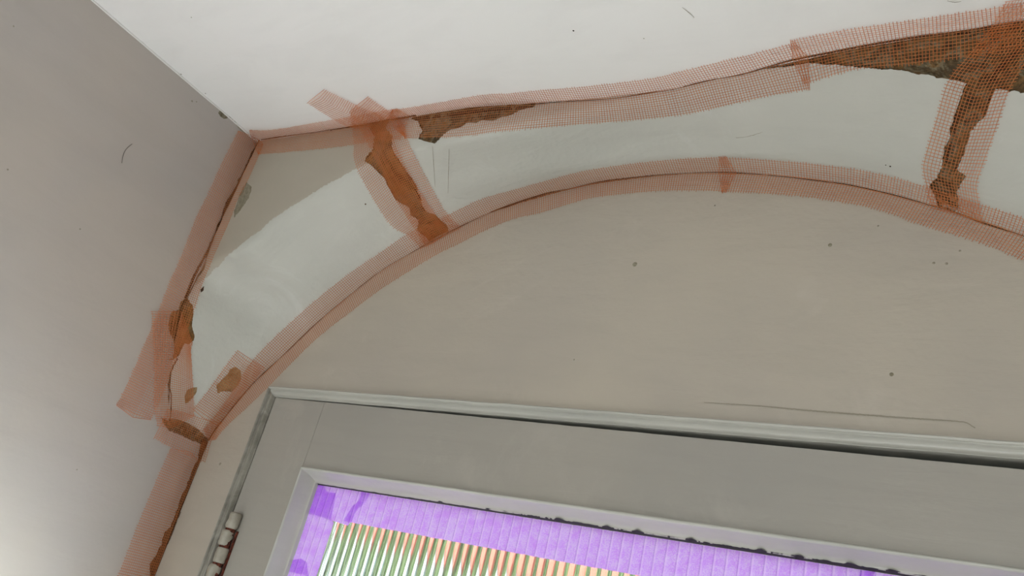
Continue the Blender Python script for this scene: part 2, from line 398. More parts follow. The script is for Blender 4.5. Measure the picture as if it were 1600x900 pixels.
flakeB = [(300, 606), (308, 605), (307, 613), (302, 620), (295, 628), (289, 631), (288, 620), (293, 609)]
flakeC = [(359, 577), (368, 573), (376, 579), (377, 592), (372, 602), (363, 612), (348, 611), (340, 615), (338, 602), (347, 593), (356, 584)]
botL = [(251, 652), (260, 656), (272, 658), (290, 668), (310, 680), (326, 690), (326, 697), (320, 701), (311, 692), (300, 688), (283, 680), (270, 675), (263, 672), (256, 663)]
botS = [(256, 668), (262, 655), (276, 655), (293, 661), (308, 669), (318, 679), (328, 688), (328, 698), (290, 690), (262, 675)]
trench = [(318, 684), (313, 697), (311, 703), (309, 717), (300, 736), (290, 763), (281, 781), (279, 790), (274, 802), (271, 812), (266, 822), (257, 832), (254, 842), (253, 849), (243, 866), (234, 882),
          (234, 902), (222, 935), (190, 990), (214, 990), (250, 900), (266, 851), (283, 807), (300, 766), (322, 712), (331, 690)]
chipW = [(336, 162), (342, 164), (347, 172), (352, 178), (357, 181), (355, 185), (350, 186), (344, 182), (341, 177), (344, 172)]
nibS = [(317, 448), (319, 447), (318, 454), (314, 457), (313, 453)]

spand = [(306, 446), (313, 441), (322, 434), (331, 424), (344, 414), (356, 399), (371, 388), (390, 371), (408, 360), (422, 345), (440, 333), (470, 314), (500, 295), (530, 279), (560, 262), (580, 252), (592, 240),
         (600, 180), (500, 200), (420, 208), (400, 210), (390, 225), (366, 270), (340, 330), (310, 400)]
LS, LT = 1.9, 0.2
def S2(px): s, t = to_soffit(*px); return (s*LS, t*LT)
def SH(poly, depth, mat, step=0.0016, lab=None): return ([S2(p) for p in poly], depth, mat, step, lab)
soff = hollow_surface('trim_soffit', lambda u, v: soffit_at(u/LS, v/LT), lambda u, v: soffit_n(u/LS, v/LT), (0, LS), (0, LT), 420, 40,
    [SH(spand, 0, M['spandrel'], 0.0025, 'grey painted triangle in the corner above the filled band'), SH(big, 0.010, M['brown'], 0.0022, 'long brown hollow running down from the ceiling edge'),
     SH(slot, 0.009, M['brown'], 0.0016, 'brown wedge-shaped hollow along the ceiling edge'),
     SH(diag, 0.008, M['orangebrown'], 0.0016, 'orange-brown diagonal hollow between ceiling and arch'),
     SH(cornR, 0.007, M['orangebrown'], 0.0013, 'brown hollow beside the left corner'),
     SH(seamgap, 0.003, M['brown'], 0.0012), SH(flakeA, 0.0014, M['greyflake'], 0.0012, 'grey chip beside the corner tape'),
     SH(flakeB, 0.002, M['tanflake'], 0.0011, 'small tan chip'), SH(flakeC, 0.003, M['tanflake'], 0.0012, 'oval tan hollow under the tape patch'),
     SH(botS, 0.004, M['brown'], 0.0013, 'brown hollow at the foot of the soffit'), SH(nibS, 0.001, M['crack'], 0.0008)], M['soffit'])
struct(soff); soff.name = 'trim_1'
def L2(px): p = on_plane(px, 0, XL); return (p.y, p.z)
def LH(poly, depth, mat, step=0.0013, lab=None): return ([L2(p) for p in poly], depth, mat, step, lab)
wl = hollow_surface('wall_left', lambda u, v: (XL*D, u, v), lambda u, v: (1, 0, 0), (-2.6, YD*D), (0, ZC*D+CZ), 60, 44,
    [([(O3[i].y, O3[i].z) for i in range(8)]+[(YD*D, ZC*D+CZ), (YD*D, O3[0].z)], None, None, 0.01, None), LH(cornL, 0.005, M['orangebrown'], 0.0013, 'brown hollow at the corner crack'), LH(botL, 0.004, M['brown']),
     LH(seamgapL, 0.003, M['brown'], 0.0011), LH(trench, 0.006, M['darkbrown'], 0.002, 'brown channel down the wall corner'), LH(chipW, 0.0015, M['greyflake'], 0.001)],
    M['wall_left'], True, False)
struct(wl)

# ------------------------------------------------------------ rest of the shell
def quadobj(name, pts, mat, parent=None):
    return mesh(name, pts, [(0, 1, 2, 3)], mat, parent)
# ceiling as a 20 mm board of plaster
edge_ = O3[7:20]
cpts = [(XL*D, -3.4*D)] + [(p.x, p.y) for p in edge_] + [(1.7*D, 0.836*D), (1.7*D, -3.4*D)]
zc_ = ZC*D+CZ
cy = mesh('ceiling', [(x, y, zc_) for x, y in cpts]+[(x, y, zc_+0.006) for x, y in cpts], [tuple(range(len(cpts)))]+[(i, (i+1) % len(cpts), len(cpts)+(i+1) % len(cpts), len(cpts)+i) for i in range(len(cpts))], M['ceiling']); struct(cy)
Poly().box((XL-0.04, -3.4, ZC+0.035), (1.7, 1.1, ZC+0.06)).build('ceiling_boards', M['brown'], cy)
fl = Poly().box((XL-0.02, -3.4, -CZ/D-0.03), (1.7, 1.02, -CZ/D)).build('floor', M['floor']); struct(fl)
P = Poly(); yb0, yb1 = -3.4, -3.36
P.box((XL-0.02, yb0, -CZ/D), (-1.0, yb1, ZC)); P.box((0.87, yb0, -CZ/D), (1.7, yb1, ZC)); P.box((-1.0, yb0, -CZ/D), (0.87, yb1, -1.45)); P.box((-1.0, yb0, 0.35), (0.87, yb1, ZC))
bk = P.build('wall_back', M['lunette']); struct(bk)
wr = Poly().box((1.66, -3.36, -CZ/D), (1.7, 1.02, ZC)).build('wall_right', M['wall_left']); struct(wr)
lb = Poly().box((XL-0.04, -3.4, -CZ/D), (XL-0.02, 1.02, ZC)).build('wall_left_backing', M['brown'], wl); 
# lunette (tympanum) and narrow wall strips beside the frame, in the door plane with the doorway left open
DX0, DX1, DZT = -1.1445, 0.30, 0.3365          # outside of the frame bead
pts = [tuple(p) for p in ((XL, -CZ/D), (XL, ZC), (1.7, ZC), (1.7, -CZ/D), (DX1, -CZ/D), (DX1, DZT), (DX0, DZT), (DX0, -CZ/D))]
ver = [W(x, 1.0, z) for x, z in pts]
wf = mesh('wall_front', ver + [v+Vector((0, 0.08, 0)) for v in ver],
          [(0, 7, 6, 1), (1, 6, 5, 2), (2, 5, 4, 3), (7, 15, 14, 6), (6, 14, 13, 5), (5, 13, 12, 4), (8, 9, 14, 15), (9, 10, 13, 14), (10, 11, 12, 13)], M['lunette']); struct(wf)
# pier right of the doorway
pr = Poly().box((XR, 0.836, -CZ/D), (1.66, 1.0, ZC)).build('wall_pier', M['lunette'], wf)
# ceiling-paint lip along the left wall
P = Poly(); lip = []
for k in range(60):
    y = 0.84 - k*0.03; lip.append(y)
vs = []; fs = []
for i, y in enumerate(np.linspace(0.845, -1.6, 160)):
    dz = 0.0042*(1+0.5*noise.noise(Vector((y*14, 0, 0)))); vs += [W(XL, y, ZC), W(XL+0.0015, y, ZC-dz*0.6), W(XL+0.0003, y, ZC-dz)]
    if i: k = 3*i; fs += [(k-3, k-2, k+1, k), (k-2, k-1, k+2, k+1)]
mesh('paint_lip', vs, fs, M['ceiling'], cy, True)

# ------------------------------------------------------------ thin cracks, marks and painted depth shade
def strip(name, line, widths, mat, parent, off=0.0004, jag=0.6, step=1.6, smooth=True, label=None):
    L = resample(line, step, smooth); n_ = len(L); wd = np.interp(np.linspace(0, 1, n_), np.linspace(0, 1, len(widths)), widths)
    tg = np.gradient(L, axis=0); tg /= np.linalg.norm(tg, axis=1)[:, None]+1e-9; nr = np.c_[-tg[:, 1], tg[:, 0]]
    vs = []; fs = []
    for i in range(n_):
        j1 = jag*(noise.noise(Vector((i*0.31, 1, line[0][0])))+0.5*noise.noise(Vector((i*0.9, 5, line[0][1]))))
        a = L[i]+nr[i]*(wd[i]/2*(1+0.5*noise.noise(Vector((i*0.6, 7, 0))))+j1); b = L[i]-nr[i]*(wd[i]/2*(1+0.5*noise.noise(Vector((i*0.6, 9, 0))))-j1)
        for q in (a, b):
            p, nn = hit(*q); vs.append(p+nn*off)
        if i: k = 2*i; fs.append((k-2, k-1, k+1, k))
    o = mesh(name, vs, fs, mat, parent)
    if label: o['label'] = label
    return o
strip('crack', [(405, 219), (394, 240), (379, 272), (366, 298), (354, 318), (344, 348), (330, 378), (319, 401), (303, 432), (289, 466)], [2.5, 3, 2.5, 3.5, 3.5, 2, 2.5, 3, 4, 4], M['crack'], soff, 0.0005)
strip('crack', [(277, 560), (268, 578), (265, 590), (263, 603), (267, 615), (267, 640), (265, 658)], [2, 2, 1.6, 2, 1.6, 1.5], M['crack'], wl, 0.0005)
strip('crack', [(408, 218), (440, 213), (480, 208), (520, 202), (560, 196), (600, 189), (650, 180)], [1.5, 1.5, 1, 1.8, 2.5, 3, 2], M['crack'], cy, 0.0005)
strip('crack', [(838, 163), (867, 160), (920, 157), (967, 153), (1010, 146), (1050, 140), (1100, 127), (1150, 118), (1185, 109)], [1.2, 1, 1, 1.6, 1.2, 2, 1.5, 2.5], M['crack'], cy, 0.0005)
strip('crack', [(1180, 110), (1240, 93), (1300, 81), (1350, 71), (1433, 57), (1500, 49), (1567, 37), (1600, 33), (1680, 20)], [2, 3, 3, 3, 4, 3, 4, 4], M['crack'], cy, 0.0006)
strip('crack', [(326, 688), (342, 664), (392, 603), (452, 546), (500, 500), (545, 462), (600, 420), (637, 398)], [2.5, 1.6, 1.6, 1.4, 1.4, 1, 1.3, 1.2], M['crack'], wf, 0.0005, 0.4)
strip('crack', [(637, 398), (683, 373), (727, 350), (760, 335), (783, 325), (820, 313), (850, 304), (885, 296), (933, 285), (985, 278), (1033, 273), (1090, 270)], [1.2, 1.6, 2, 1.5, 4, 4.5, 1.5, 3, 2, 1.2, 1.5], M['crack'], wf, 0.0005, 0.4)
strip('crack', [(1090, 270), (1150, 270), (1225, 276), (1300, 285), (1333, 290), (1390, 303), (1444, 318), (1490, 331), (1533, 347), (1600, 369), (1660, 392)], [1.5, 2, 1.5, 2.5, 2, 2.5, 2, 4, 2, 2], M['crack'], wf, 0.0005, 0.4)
strip('crevice_shade', [(1511, 134), (1503, 156), (1490, 195), (1488, 213), (1479, 234), (1476, 262)], [3, 6, 7, 4, 6, 3], M['crack'], soff, -0.004, 1.2)  # these flat dark strips paint depth shade into the hollows
strip('crevice_shade', [(1547, 152), (1540, 178), (1520, 200), (1512, 222), (1500, 250), (1491, 268)], [4, 8, 5, 6, 7, 3], M['crack'], soff, -0.004, 1.2)
strip('crevice_shade', [(614, 242), (628, 260), (642, 282), (652, 302), (657, 322), (664, 332)], [3, 5, 7, 6, 5, 3], M['crack'], soff, -0.003, 1)
strip('crevice_shade', [(604, 196), (612, 212), (610, 228)], [3, 7, 4], M['crack'], soff, -0.003, 1)
strip('crevice_shade', [(646, 184), (690, 179), (740, 172), (790, 167), (832, 165)], [4, 5, 5, 4, 3], M['crack'], soff, -0.003, 1)
strip('crevice_shade', [(1590, 80), (1560, 108), (1545, 130)], [5, 9, 6], M['crack'], soff, -0.005, 1.5)
strip('crevice_shade', [(1400, 62), (1460, 56), (1520, 50), (1600, 40)], [3, 5, 5, 6], M['crack'], soff, -0.004, 1)
strip('crack', [(357, 182), (366, 190), (376, 202), (388, 210)], [2.5, 2, 3, 3], M['hairline'], wl)
strip('crack', [(283, 800), (276, 815), (270, 832), (262, 851)], [0.8, 1.2, 0.8], M['crack'], wf)
strip('scratch', [(676, 228), (678, 260), (680, 292)], [0.6, 0.8, 0.5], M['hairline'], soff, jag=0.2)
strip('scratch', [(702, 232), (701, 262), (700, 302)], [0.6, 0.8, 0.5], M['hairline'], soff, jag=0.2)
strip('scratch', [(1100, 629), (1180, 634), (1280, 643), (1400, 652), (1490, 658), (1510, 661), (1524, 669)], [0.8, 1.8, 2.6, 2.2, 1.6], M['hairline'], wf, jag=0.5)
strip('scratch', [(1066, 11), (1075, 18), (1085, 27)], [0.5, 1.2, 0.6], M['hairline'], cy)
strip('scratch', [(1150, 215), (1165, 214), (1180, 210), (1192, 206)], [0.8, 0.4, 0.9, 0.4], M['hairline'], soff)
strip('scratch', [(1480, 1), (1490, 3), (1502, 2)], [0.5, 1, 0.5], M['hairline'], cy)
def specks(parent, lst, mat):
    for x, y, r in lst:
        p, nn = hit(x, y); t1 = nn.orthogonal().normalized(); t2 = nn.cross(t1); r3 = r*(p-CAM).length/FPX
        vs = [p+nn*0.0009]; K = 9
        for k in range(K):
            a = 2*math.pi*k/K; q = r3*(1+0.35*noise.noise(Vector((x+k, y, 0)))); vs.append(p+(t1*math.cos(a)+t2*math.sin(a))*q+nn*0.0001)
        mesh('speck', vs, [(0, 1+k, 1+(k+1) % K) for k in range(K)], mat, parent)
specks(cy, [(896, 48, 1.5)], M['black'])
specks(cy, [(1006, 60, 0.9), (299, 27, 0.8), (283, 116, 1.2), (321, 146, 1)], M['hairline'])
specks(wl, [(300, 158, 1.6), (307, 159, 1.0), (125, 358, 1.3), (120, 734, 1.0), (21, 41, 1.2), (12, 265, 1.3)], M['hairline'])
specks(wf, [(1459, 411, 2), (1479, 412, 2), (1500, 392, 1.6), (897, 562, 1.3), (1117, 321, 1.2), (1372, 353, 1.4), (344, 725, 2.2), (318, 683, 1)], M['hairline'])
specks(wf, [(992, 413, 4), (1393, 585, 3), (1297, 383, 3)], M['greyflake'])
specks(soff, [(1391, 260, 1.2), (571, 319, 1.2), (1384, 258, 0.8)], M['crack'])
# ------------------------------------------------------------ hair stuck on the left wall
hp = resample([(206, 225), (197, 233), (192, 243), (190, 255)], 2); vs = []; fs = []
for i, q in enumerate(hp):
    p, nn = hit(*q)
    for k in range(6): vs.append(p+Vector((0.0006+0.00028*math.cos(k*math.pi/3), 0.00028*math.sin(k*math.pi/3), 0)))
    if i: fs += [(6*i-6+k, 6*i-6+(k+1) % 6, 6*i+(k+1) % 6, 6*i+k) for k in range(6)]
ho = mesh('hair_strand', vs, fs, M['hair']); tag(ho, 'thin dark curved hair stuck on the left wall', 'hair')

# ------------------------------------------------------------ orange scrim tape, thread by thread
PITCH = 0.0040*D
def smooth1(a, k):
    a = np.asarray(a, float); pad = np.r_[[a[0]]*k, a, [a[-1]]*k] if a.ndim == 1 else np.vstack([[a[0]]*k, a, [a[-1]]*k])
    ker = np.ones(2*k+1)/(2*k+1)
    if a.ndim == 1: return np.convolve(pad, ker, 'valid')
    return np.c_[tuple(np.convolve(pad[:, i], ker, 'valid') for i in range(a.shape[1]))]
def scrim(label, E1, C, E2, layer=0, match='perp', pitch=PITCH, smooth=True, fray=0.0022, wc=0.00062, wl_=0.00058, lp=None):
    lp = lp or pitch*0.92
    Cp = resample(C, 2, smooth); A = resample(E1, 2, smooth); B = resample(E2, 2, smooth)
    C3 = np.array([hit(*p)[0][:] for p in Cp]); C3s = smooth1(C3, 5)
    d = np.r_[0, np.cumsum(np.linalg.norm(np.diff(C3s, axis=0), axis=1))]; Ltot = d[-1]
    nrow = max(3, int(Ltot/pitch)+1); av = np.linspace(0, Ltot, nrow)
    cpx = np.c_[np.interp(av, d, Cp[:, 0]), np.interp(av, d, Cp[:, 1])]
    c3 = np.c_[tuple(np.interp(av, d, C3s[:, i]) for i in range(3))]
    tan = np.c_[tuple(np.interp(av, d, smooth1(np.gradient(C3s[:, i]), 9)) for i in range(3))]; tan /= np.linalg.norm(tan, axis=1)[:, None]
    sides = []
    for R in (A, B):
        frac = av/Ltot
        if match == 'perp':
            R3 = np.array([hit(*p)[0][:] for p in R]); idx = []
            for i in range(nrow):
                q = R3-c3[i]; cost = np.abs(q@tan[i])+0.15*np.linalg.norm(q, axis=1); idx.append(np.argmin(cost))
            fr = np.maximum.accumulate(np.array(idx)/(len(R)-1)); frac = smooth1(fr, 4)
        x = frac*(len(R)-1)
        sides.append(np.c_[np.interp(x, np.arange(len(R)), R[:, 0]), np.interp(x, np.arange(len(R)), R[:, 1])])
    NC = 7; cols = np.linspace(-1, 1, 2*NC+1); off = 0.0009+layer*0.0006
    G = np.zeros((nrow, len(cols), 3)); Nn = np.zeros_like(G)
    for i in range(nrow):
        for j, u in enumerate(cols):
            e = sides[0][i] if u < 0 else sides[1][i]; q = cpx[i]+(e-cpx[i])*abs(u)
            p, nn = hit(*q); G[i, j] = p; Nn[i, j] = nn
        # bridge little bumps
    for j in range(len(cols)): Nn[:, j] = smooth1(Nn[:, j], 2)
    Nn /= np.linalg.norm(Nn, axis=2)[:, :, None]; G = G+Nn*off
    vs = []; fs = []; mi = []
    def ribbon(pts, nrm, wdt, mat):
        t = np.gradient(pts, axis=0); s = np.cross(t, nrm); s /= np.linalg.norm(s, axis=1)[:, None]+1e-12; k = len(vs)
        for p, n_, q in zip(pts, nrm, s):
            vs.append(p-q*wdt/2-n_*wdt*0.2); vs.append(p+n_*wdt*0.35); vs.append(p+q*wdt/2-n_*wdt*0.2)
        for i in range(len(pts)-1):
            a = k+3*i; fs.append((a, a+1, a+4, a+3)); fs.append((a+1, a+2, a+5, a+4)); mi.extend((mat, mat))
    for i in range(nrow):
        w_ = 0.25*noise.noise(Vector((i*0.7, layer*3, C[0][0])))
        pts = G[i].copy(); nrm = Nn[i].copy()
        for end, a, b in ((0, 0, 1), (-1, -1, -2)):
            v = pts[a]-pts[b]; L = np.linalg.norm(v)+1e-9; pts[end] = pts[a]+v/L*fray*(0.55+0.9*random.random())
        ribbon(pts, nrm, wc*(1+w_), 0)
    for side in (0, 1):
        J = range(0, NC+1) if side == 0 else range(NC, 2*NC+1)
        seg = G[:, list(J)]; nse = Nn[:, list(J)]; wdt = np.median(np.linalg.norm(np.diff(seg, axis=1), axis=2).sum(1)); nl = max(2, int(round(wdt/lp)))
        for q in range(nl + (side == 1)):
            u = q/nl*NC; j = min(int(u), NC-1); a = u-j
            ribbon(seg[:, j]*(1-a)+seg[:, j+1]*a, nse[:, j], wl_*(0.8+0.4*random.random()), 1)
    o = mesh('mesh_tape', vs, fs, M['scrim'], None, False, [M['scrimlong']], mi)
    tag(o, label, 'tape', 'strips of orange plaster mesh tape'); return o
G_ = None
# left corner, upper length: hugs the crack, then its loose tail runs on down the wall
scrim('orange mesh tape down the left wall corner, its loose tail on the wall',
      [(378, 196), (350, 250), (330, 294), (306, 344), (285, 398), (264, 446), (248, 487), (232, 525), (205, 588), (177, 645)],
      [(405, 218), (379, 272), (354, 318), (344, 348), (319, 400), (296, 446), (278, 487), (262, 530), (235, 590), (207, 652)],
      [(413, 222), (386, 284), (370, 314), (358, 346), (334, 400), (314, 446), (301, 487), (281, 540), (254, 610), (232, 659)], 0)
scrim('short orange mesh tape beside the left corner hollow, over the loose tail',
      [(237, 487), (240, 530), (242, 580), (241, 628), (246, 665)],
      [(283, 487), (274, 530), (266, 590), (267, 625), (268, 668)],
      [(300, 535), (297, 545), (298, 570), (300, 610), (301, 650)], 1, 'prop')
scrim('small square of orange mesh tape over the oval chip left of the arch',
      [(372, 548), (348, 580), (325, 612), (302, 640)],
      [(390, 560), (366, 592), (342, 625), (316, 652)],
      [(412, 574), (388, 604), (364, 636), (338, 664)], 1, 'prop')
scrim('crumpled orange mesh tape across the brown hollow at the foot of the arch',
      [(260, 640), (285, 645), (318, 655), (345, 660)],
      [(252, 660), (276, 668), (305, 680), (330, 690)],
      [(240, 683), (265, 697), (290, 708), (322, 722)], 2, 'prop')
scrim('long orange mesh tape down the wall corner left of the door frame',
      [(268, 699), (240, 762), (213, 828), (186, 897), (150, 985)],
      [(296, 706), (269, 768), (243, 832), (217, 898), (182, 985)],
      [(321, 697), (298, 752), (272, 814), (245, 886), (208, 975)], 0, wc=0.0006)
scrim('orange mesh tape along the ceiling edge in the left corner',
      [(385, 203), (425, 203), (480, 194), (545, 183), (600, 173), (632, 168)],
      [(395, 222), (450, 211), (500, 206), (560, 196), (603, 188), (640, 181)],
      [(404, 241), (460, 236), (520, 230), (575, 222), (633, 216), (660, 212)], 1)
scrim('long orange mesh tape along the middle of the ceiling edge over the wedge-shaped hollow',
      [(613, 172), (650, 167), (690, 160), (717, 155), (760, 148), (800, 146), (850, 141), (900, 137), (990, 127), (1033, 120), (1100, 103), (1167, 87), (1227, 71), (1256, 64)],
      [(603, 188), (650, 180), (733, 168), (783, 163), (833, 162), (867, 159), (967, 153), (1050, 140), (1100, 127), (1177, 111), (1217, 99), (1262, 89)],
      [(633, 215), (717, 212), (783, 203), (850, 197), (883, 194), (983, 186), (1067, 177), (1133, 163), (1200, 148), (1270, 136)], 0)
scrim('orange mesh tape along the right end of the ceiling edge over the long brown hollow',
      [(1228, 65), (1317, 47), (1400, 35), (1500, 20), (1563, 10), (1650, -8), (1740, -30)],
      [(1240, 94), (1300, 82), (1350, 72), (1433, 58), (1500, 50), (1567, 38), (1600, 34), (1680, 20), (1770, 2)],
      [(1245, 128), (1263, 127), (1333, 107), (1420, 98), (1500, 88), (1600, 74), (1700, 58), (1790, 40)], 1)
scrim('orange mesh tape down the left diagonal hollow, reaching onto the ceiling',
      [(548, 172), (552, 196), (556, 223), (560, 263), (607, 344), (638, 366), (660, 388)],
      [(562, 160), (592, 192), (600, 215), (612, 250), (650, 326), (672, 352), (690, 372)],
      [(575, 150), (620, 182), (633, 201), (640, 226), (685, 313), (704, 341), (722, 356)], 2, 'prop')
scrim('narrow folded orange mesh tape crossing the left diagonal hollow with a end on the ceiling',
      [(482, 158), (530, 188), (565, 205), (590, 250), (625, 318), (668, 386)],
      [(494, 148), (545, 176), (588, 200), (606, 245), (642, 312), (684, 376)],
      [(507, 138), (560, 164), (603, 186), (622, 236), (662, 308), (700, 364)], 3, 'prop')
scrim('wide orange mesh tape down the right hollow from ceiling to arch',
      [(1573, 0), (1547, 46), (1510, 92), (1483, 127), (1465, 186), (1447, 247), (1445, 267), (1450, 290), (1458, 326)],
      [(1612, -5), (1590, 40), (1556, 92), (1530, 135), (1510, 196), (1493, 258), (1487, 278), (1490, 300), (1494, 334)],
      [(1665, -15), (1640, 40), (1605, 92), (1575, 143), (1553, 208), (1530, 273), (1526, 290), (1528, 306), (1534, 348)], 2, 'prop')
Lu = [(318, 672), (340, 645), (364, 612), (399, 560), (445, 514), (500, 465), (550, 426), (593, 397), (637, 367), (690, 342), (750, 313), (800, 298), (853, 283), (917, 267), (1000, 255), (1067, 249), (1127, 246), (1146, 246)]
Lc = [(326, 688), (342, 664), (392, 604), (452, 546), (500, 500), (545, 462), (600, 420), (637, 398), (683, 373), (727, 350), (783, 327), (850, 304), (933, 285), (1033, 273), (1090, 270), (1150, 270)]
Ll = [(333, 692), (352, 668), (390, 632), (424, 599), (462, 560), (500, 524), (550, 485), (600, 448), (677, 400), (717, 380), (750, 363), (800, 342), (850, 330), (917, 310), (975, 302), (1040, 297), (1100, 297), (1142, 299)]
scrim('long orange mesh tape round the left half of the arch', Lu, Lc, Ll, 0)
scrim('orange mesh tape round the right half of the arch above the door',
      [(1120, 246), (1200, 250), (1300, 260), (1367, 271), (1444, 291), (1533, 320), (1600, 342), (1680, 372)],
      [(1124, 270), (1150, 270), (1225, 276), (1300, 285), (1333, 290), (1390, 303), (1444, 318), (1533, 347), (1600, 369), (1660, 394)],
      [(1128, 301), (1142, 299), (1250, 306), (1347, 321), (1400, 336), (1444, 352), (1533, 379), (1600, 407), (1660, 436)], 1)

# ------------------------------------------------------------ door frame bead (painted, grimy), with its dark gap
fr = empty('trim_2', W(-0.4, 1, 0.33)); struct(fr)
fr_inv = fr.location
def local(o, par=fr): o.matrix_parent_inverse = Matrix.Translation(-par.location); return o
def sweep(name, path, prof, mat, parent, closed=False, smooth=True):
    """path = list of (origin, axis a, axis b); prof = list of (a, b)"""
    vs = []; fs = []; n_ = len(prof)
    for i, (o, a, b) in enumerate(path):
        vs += [Vector(o)+Vector(a)*p+Vector(b)*q for p, q in prof]
        if i: k = n_*i; fs += [(k-n_+j, k-n_+j+1, k+j+1, k+j) for j in range(n_-1)]
    return mesh(name, vs, fs, mat, parent, smooth)
def prof_round(pts, n_=6):
    return [(p.x, p.y) for p in catmull([(a, b, 0) for a, b in pts], n_)]
# profile: a = inward across the bead, b = out of the wall
bead = prof_round([(0, 0), (0.0005, 0.006), (0.0025, 0.0085), (0.0045, 0.0075), (0.0058, 0.0050), (0.0075, 0.0052), (0.0105, 0.0062), (0.0145, 0.0058), (0.0170, 0.0), (0.0176, -0.006), (0.0176, -0.054)], 5)
bead = [(a*D, b*D) for a, b in bead]
def X(x, y, z): return tuple(W(x, y, z))
rows = []
for x in np.linspace(DX0, DX1, 120):
    wob = 0.0006*D*noise.noise(Vector((x*18, 0, 0)))
    o = W(x, 1.0, DZT)+Vector((0, 0, wob)); a = Vector((0, 0, -1)); b = Vector((0, -1, 0))
    if x == DX0: a = Vector((1, 0, -1))
    rows.append((o, a, b))
local(sweep('head_bead', rows, bead, M['gloss'], fr))
rows = [(W(DX0, 1.0, DZT), Vector((1, 0, -1)), Vector((0, -1, 0)))]
for z in np.linspace(DZT-0.02, -CZ/D, 60): rows.append((W(DX0, 1.0, z)+Vector((0.0005*noise.noise(Vector((z*20, 3, 0))), 0, 0)), Vector((1, 0, 0)), Vector((0, -1, 0))))
local(sweep('jamb_bead', rows, bead, M['grimy'], fr))
# rebate behind the gap
P = Poly(); P.box((DX0, 1.055, DZT-0.05), (DX1, 1.09, DZT+0.02))
local(P.build('rebate', M['seal'], fr))
P = Poly(); P.box((DX0, 1.07, -CZ/D), (DX0+0.05, 1.10, DZT)); P.box((DX1-0.05, 1.07, -CZ/D), (DX1+.01, 1.10, DZT))
local(P.build('jamb_stop', M['grimy'], fr))

# ------------------------------------------------------------ the door leaf
dr = empty('door_1', W(-0.4, 1.03, -CZ/D)); struct(dr)
dl = lambda o: local(o, dr)
LX0, LX1 = DX0+0.0182, DX1-0.017         # leaf edges
MX0, MX1, MZ = -1.0065, 0.19, 0.2045       # outside of the glazing moulding
GY = 1.033
def ztop(x): return 0.3186-0.0105*(x-LX0)/(0.002-LX0)
LY0, LY1 = 1.002, 1.052
def slab(name, corners, mat, bev=0.0012):
    """corners in (x,z); a board from LY0 to LY1"""
    n_ = len(corners); vs = [W(x, LY0, z) for x, z in corners]+[W(x, LY1, z) for x, z in corners]
    fs = [tuple(range(n_)), tuple(range(2*n_-1, n_-1, -1))]+[(i, i+n_, (i+1) % n_+n_, (i+1) % n_) for i in range(n_)]
    o = mesh(name, vs, fs, mat, dr); b = o.modifiers.new('bevel', 'BEVEL'); b.width = bev*D; b.segments = 3
    return dl(o)
JX = -1.0068
def rag(x0, x1, n_):
    return [(x, ztop(x)+0.0006*noise.noise(Vector((x*40, 0, 2)))) for x in np.linspace(x0, x1, n_)]
bottom = -CZ/D+0.01
slab('stile', [(LX0, bottom), (JX-0.0006, bottom), (JX-0.0006, ztop(JX)), (LX0, ztop(LX0))], M['door'])
slab('top_rail', [(JX+0.0001, MZ), (MX1, MZ)] + rag(MX1, JX+0.0001, 60), M['door'], 0.0004)
slab('stile', [(MX1+0.0003, bottom), (LX1, bottom), (LX1, ztop(LX1)), (MX1+0.0003, ztop(MX1))], M['door'])
slab('bottom_rail', [(JX, bottom), (MX1, bottom), (MX1, -1.2), (JX, -1.2)], M['door'])
# glazing moulding: a = inward, b = out of the door face (negative = back towards the glass)
gm = prof_round([(-0.001, -0.002), (0.0, 0.0035), (0.0022, 0.0062), (0.0046, 0.0045), (0.0058, 0.0005), (0.0085, -0.008), (0.0125, -0.0165), (0.0155, -0.0205), (0.0180, -0.0225), (0.0196, -0.0300), (0.0197, -0.036)], 5)
gm = [(a*D, b*D) for a, b in gm]
def gpath(p0, p1, a, m0, m1):
    r = [(W(p0[0], LY0, p0[1]), m0, Vector((0, -1, 0)))]
    for t in np.linspace(0.02, 0.98, 50):
        q = Vector(p0).lerp(Vector(p1), t)
        r.append((W(q[0], LY0, q[1])+a*(0.0004*D*noise.noise(Vector((q[0]*15, q[1]*15, 0)))), a, Vector((0, -1, 0))))
    r.append((W(p1[0], LY0, p1[1]), m1, Vector((0, -1, 0)))); return r
dn, rtv, ltv = Vector((0, 0, -1)), Vector((1, 0, 0)), Vector((-1, 0, 0))
dl(sweep('glazing_bead', gpath((MX0, MZ), (MX1, MZ), dn, rtv+dn, ltv+dn), gm, M['gloss'], dr))
dl(sweep('glazing_bead', gpath((MX0, MZ), (MX0, -1.2), rtv, rtv+dn, rtv-dn), gm, M['gloss'], dr))
dl(sweep('glazing_bead', gpath((MX1, MZ), (MX1, -1.2), ltv, ltv+dn, ltv-dn), gm, M['gloss'], dr))
dl(sweep('glazing_bead', gpath((MX0, -1.2), (MX1, -1.2), -dn, rtv-dn, ltv-dn), gm, M['gloss'], dr))
# black cracked line where moulding meets tape
GX0, GX1, GZ = MX0+0.0197, MX1-0.0197, MZ-0.0197
vs = []; fs = []
for i, x in enumerate(np.linspace(GX0, GX1, 500)):
    h = 0.0020+0.0018*max(0, noise.noise(Vector((x*70, 0, 0)))+0.1)+0.0008*max(0, noise.noise(Vector((x*260, 4, 0))))
    h = min(h*(0.6+0.5*min(1, max(0, (x+0.85)/0.3))), 0.0042)
    vs += [W(x, GY-0.0046, GZ-0.0006), W(x, 1.0295-h*2.6, GZ+h)]
    if i: k = 2*i; fs.append((k-2, k, k+1, k-1))
dl(mesh('grime_line', vs, fs, M['seal'], dr))
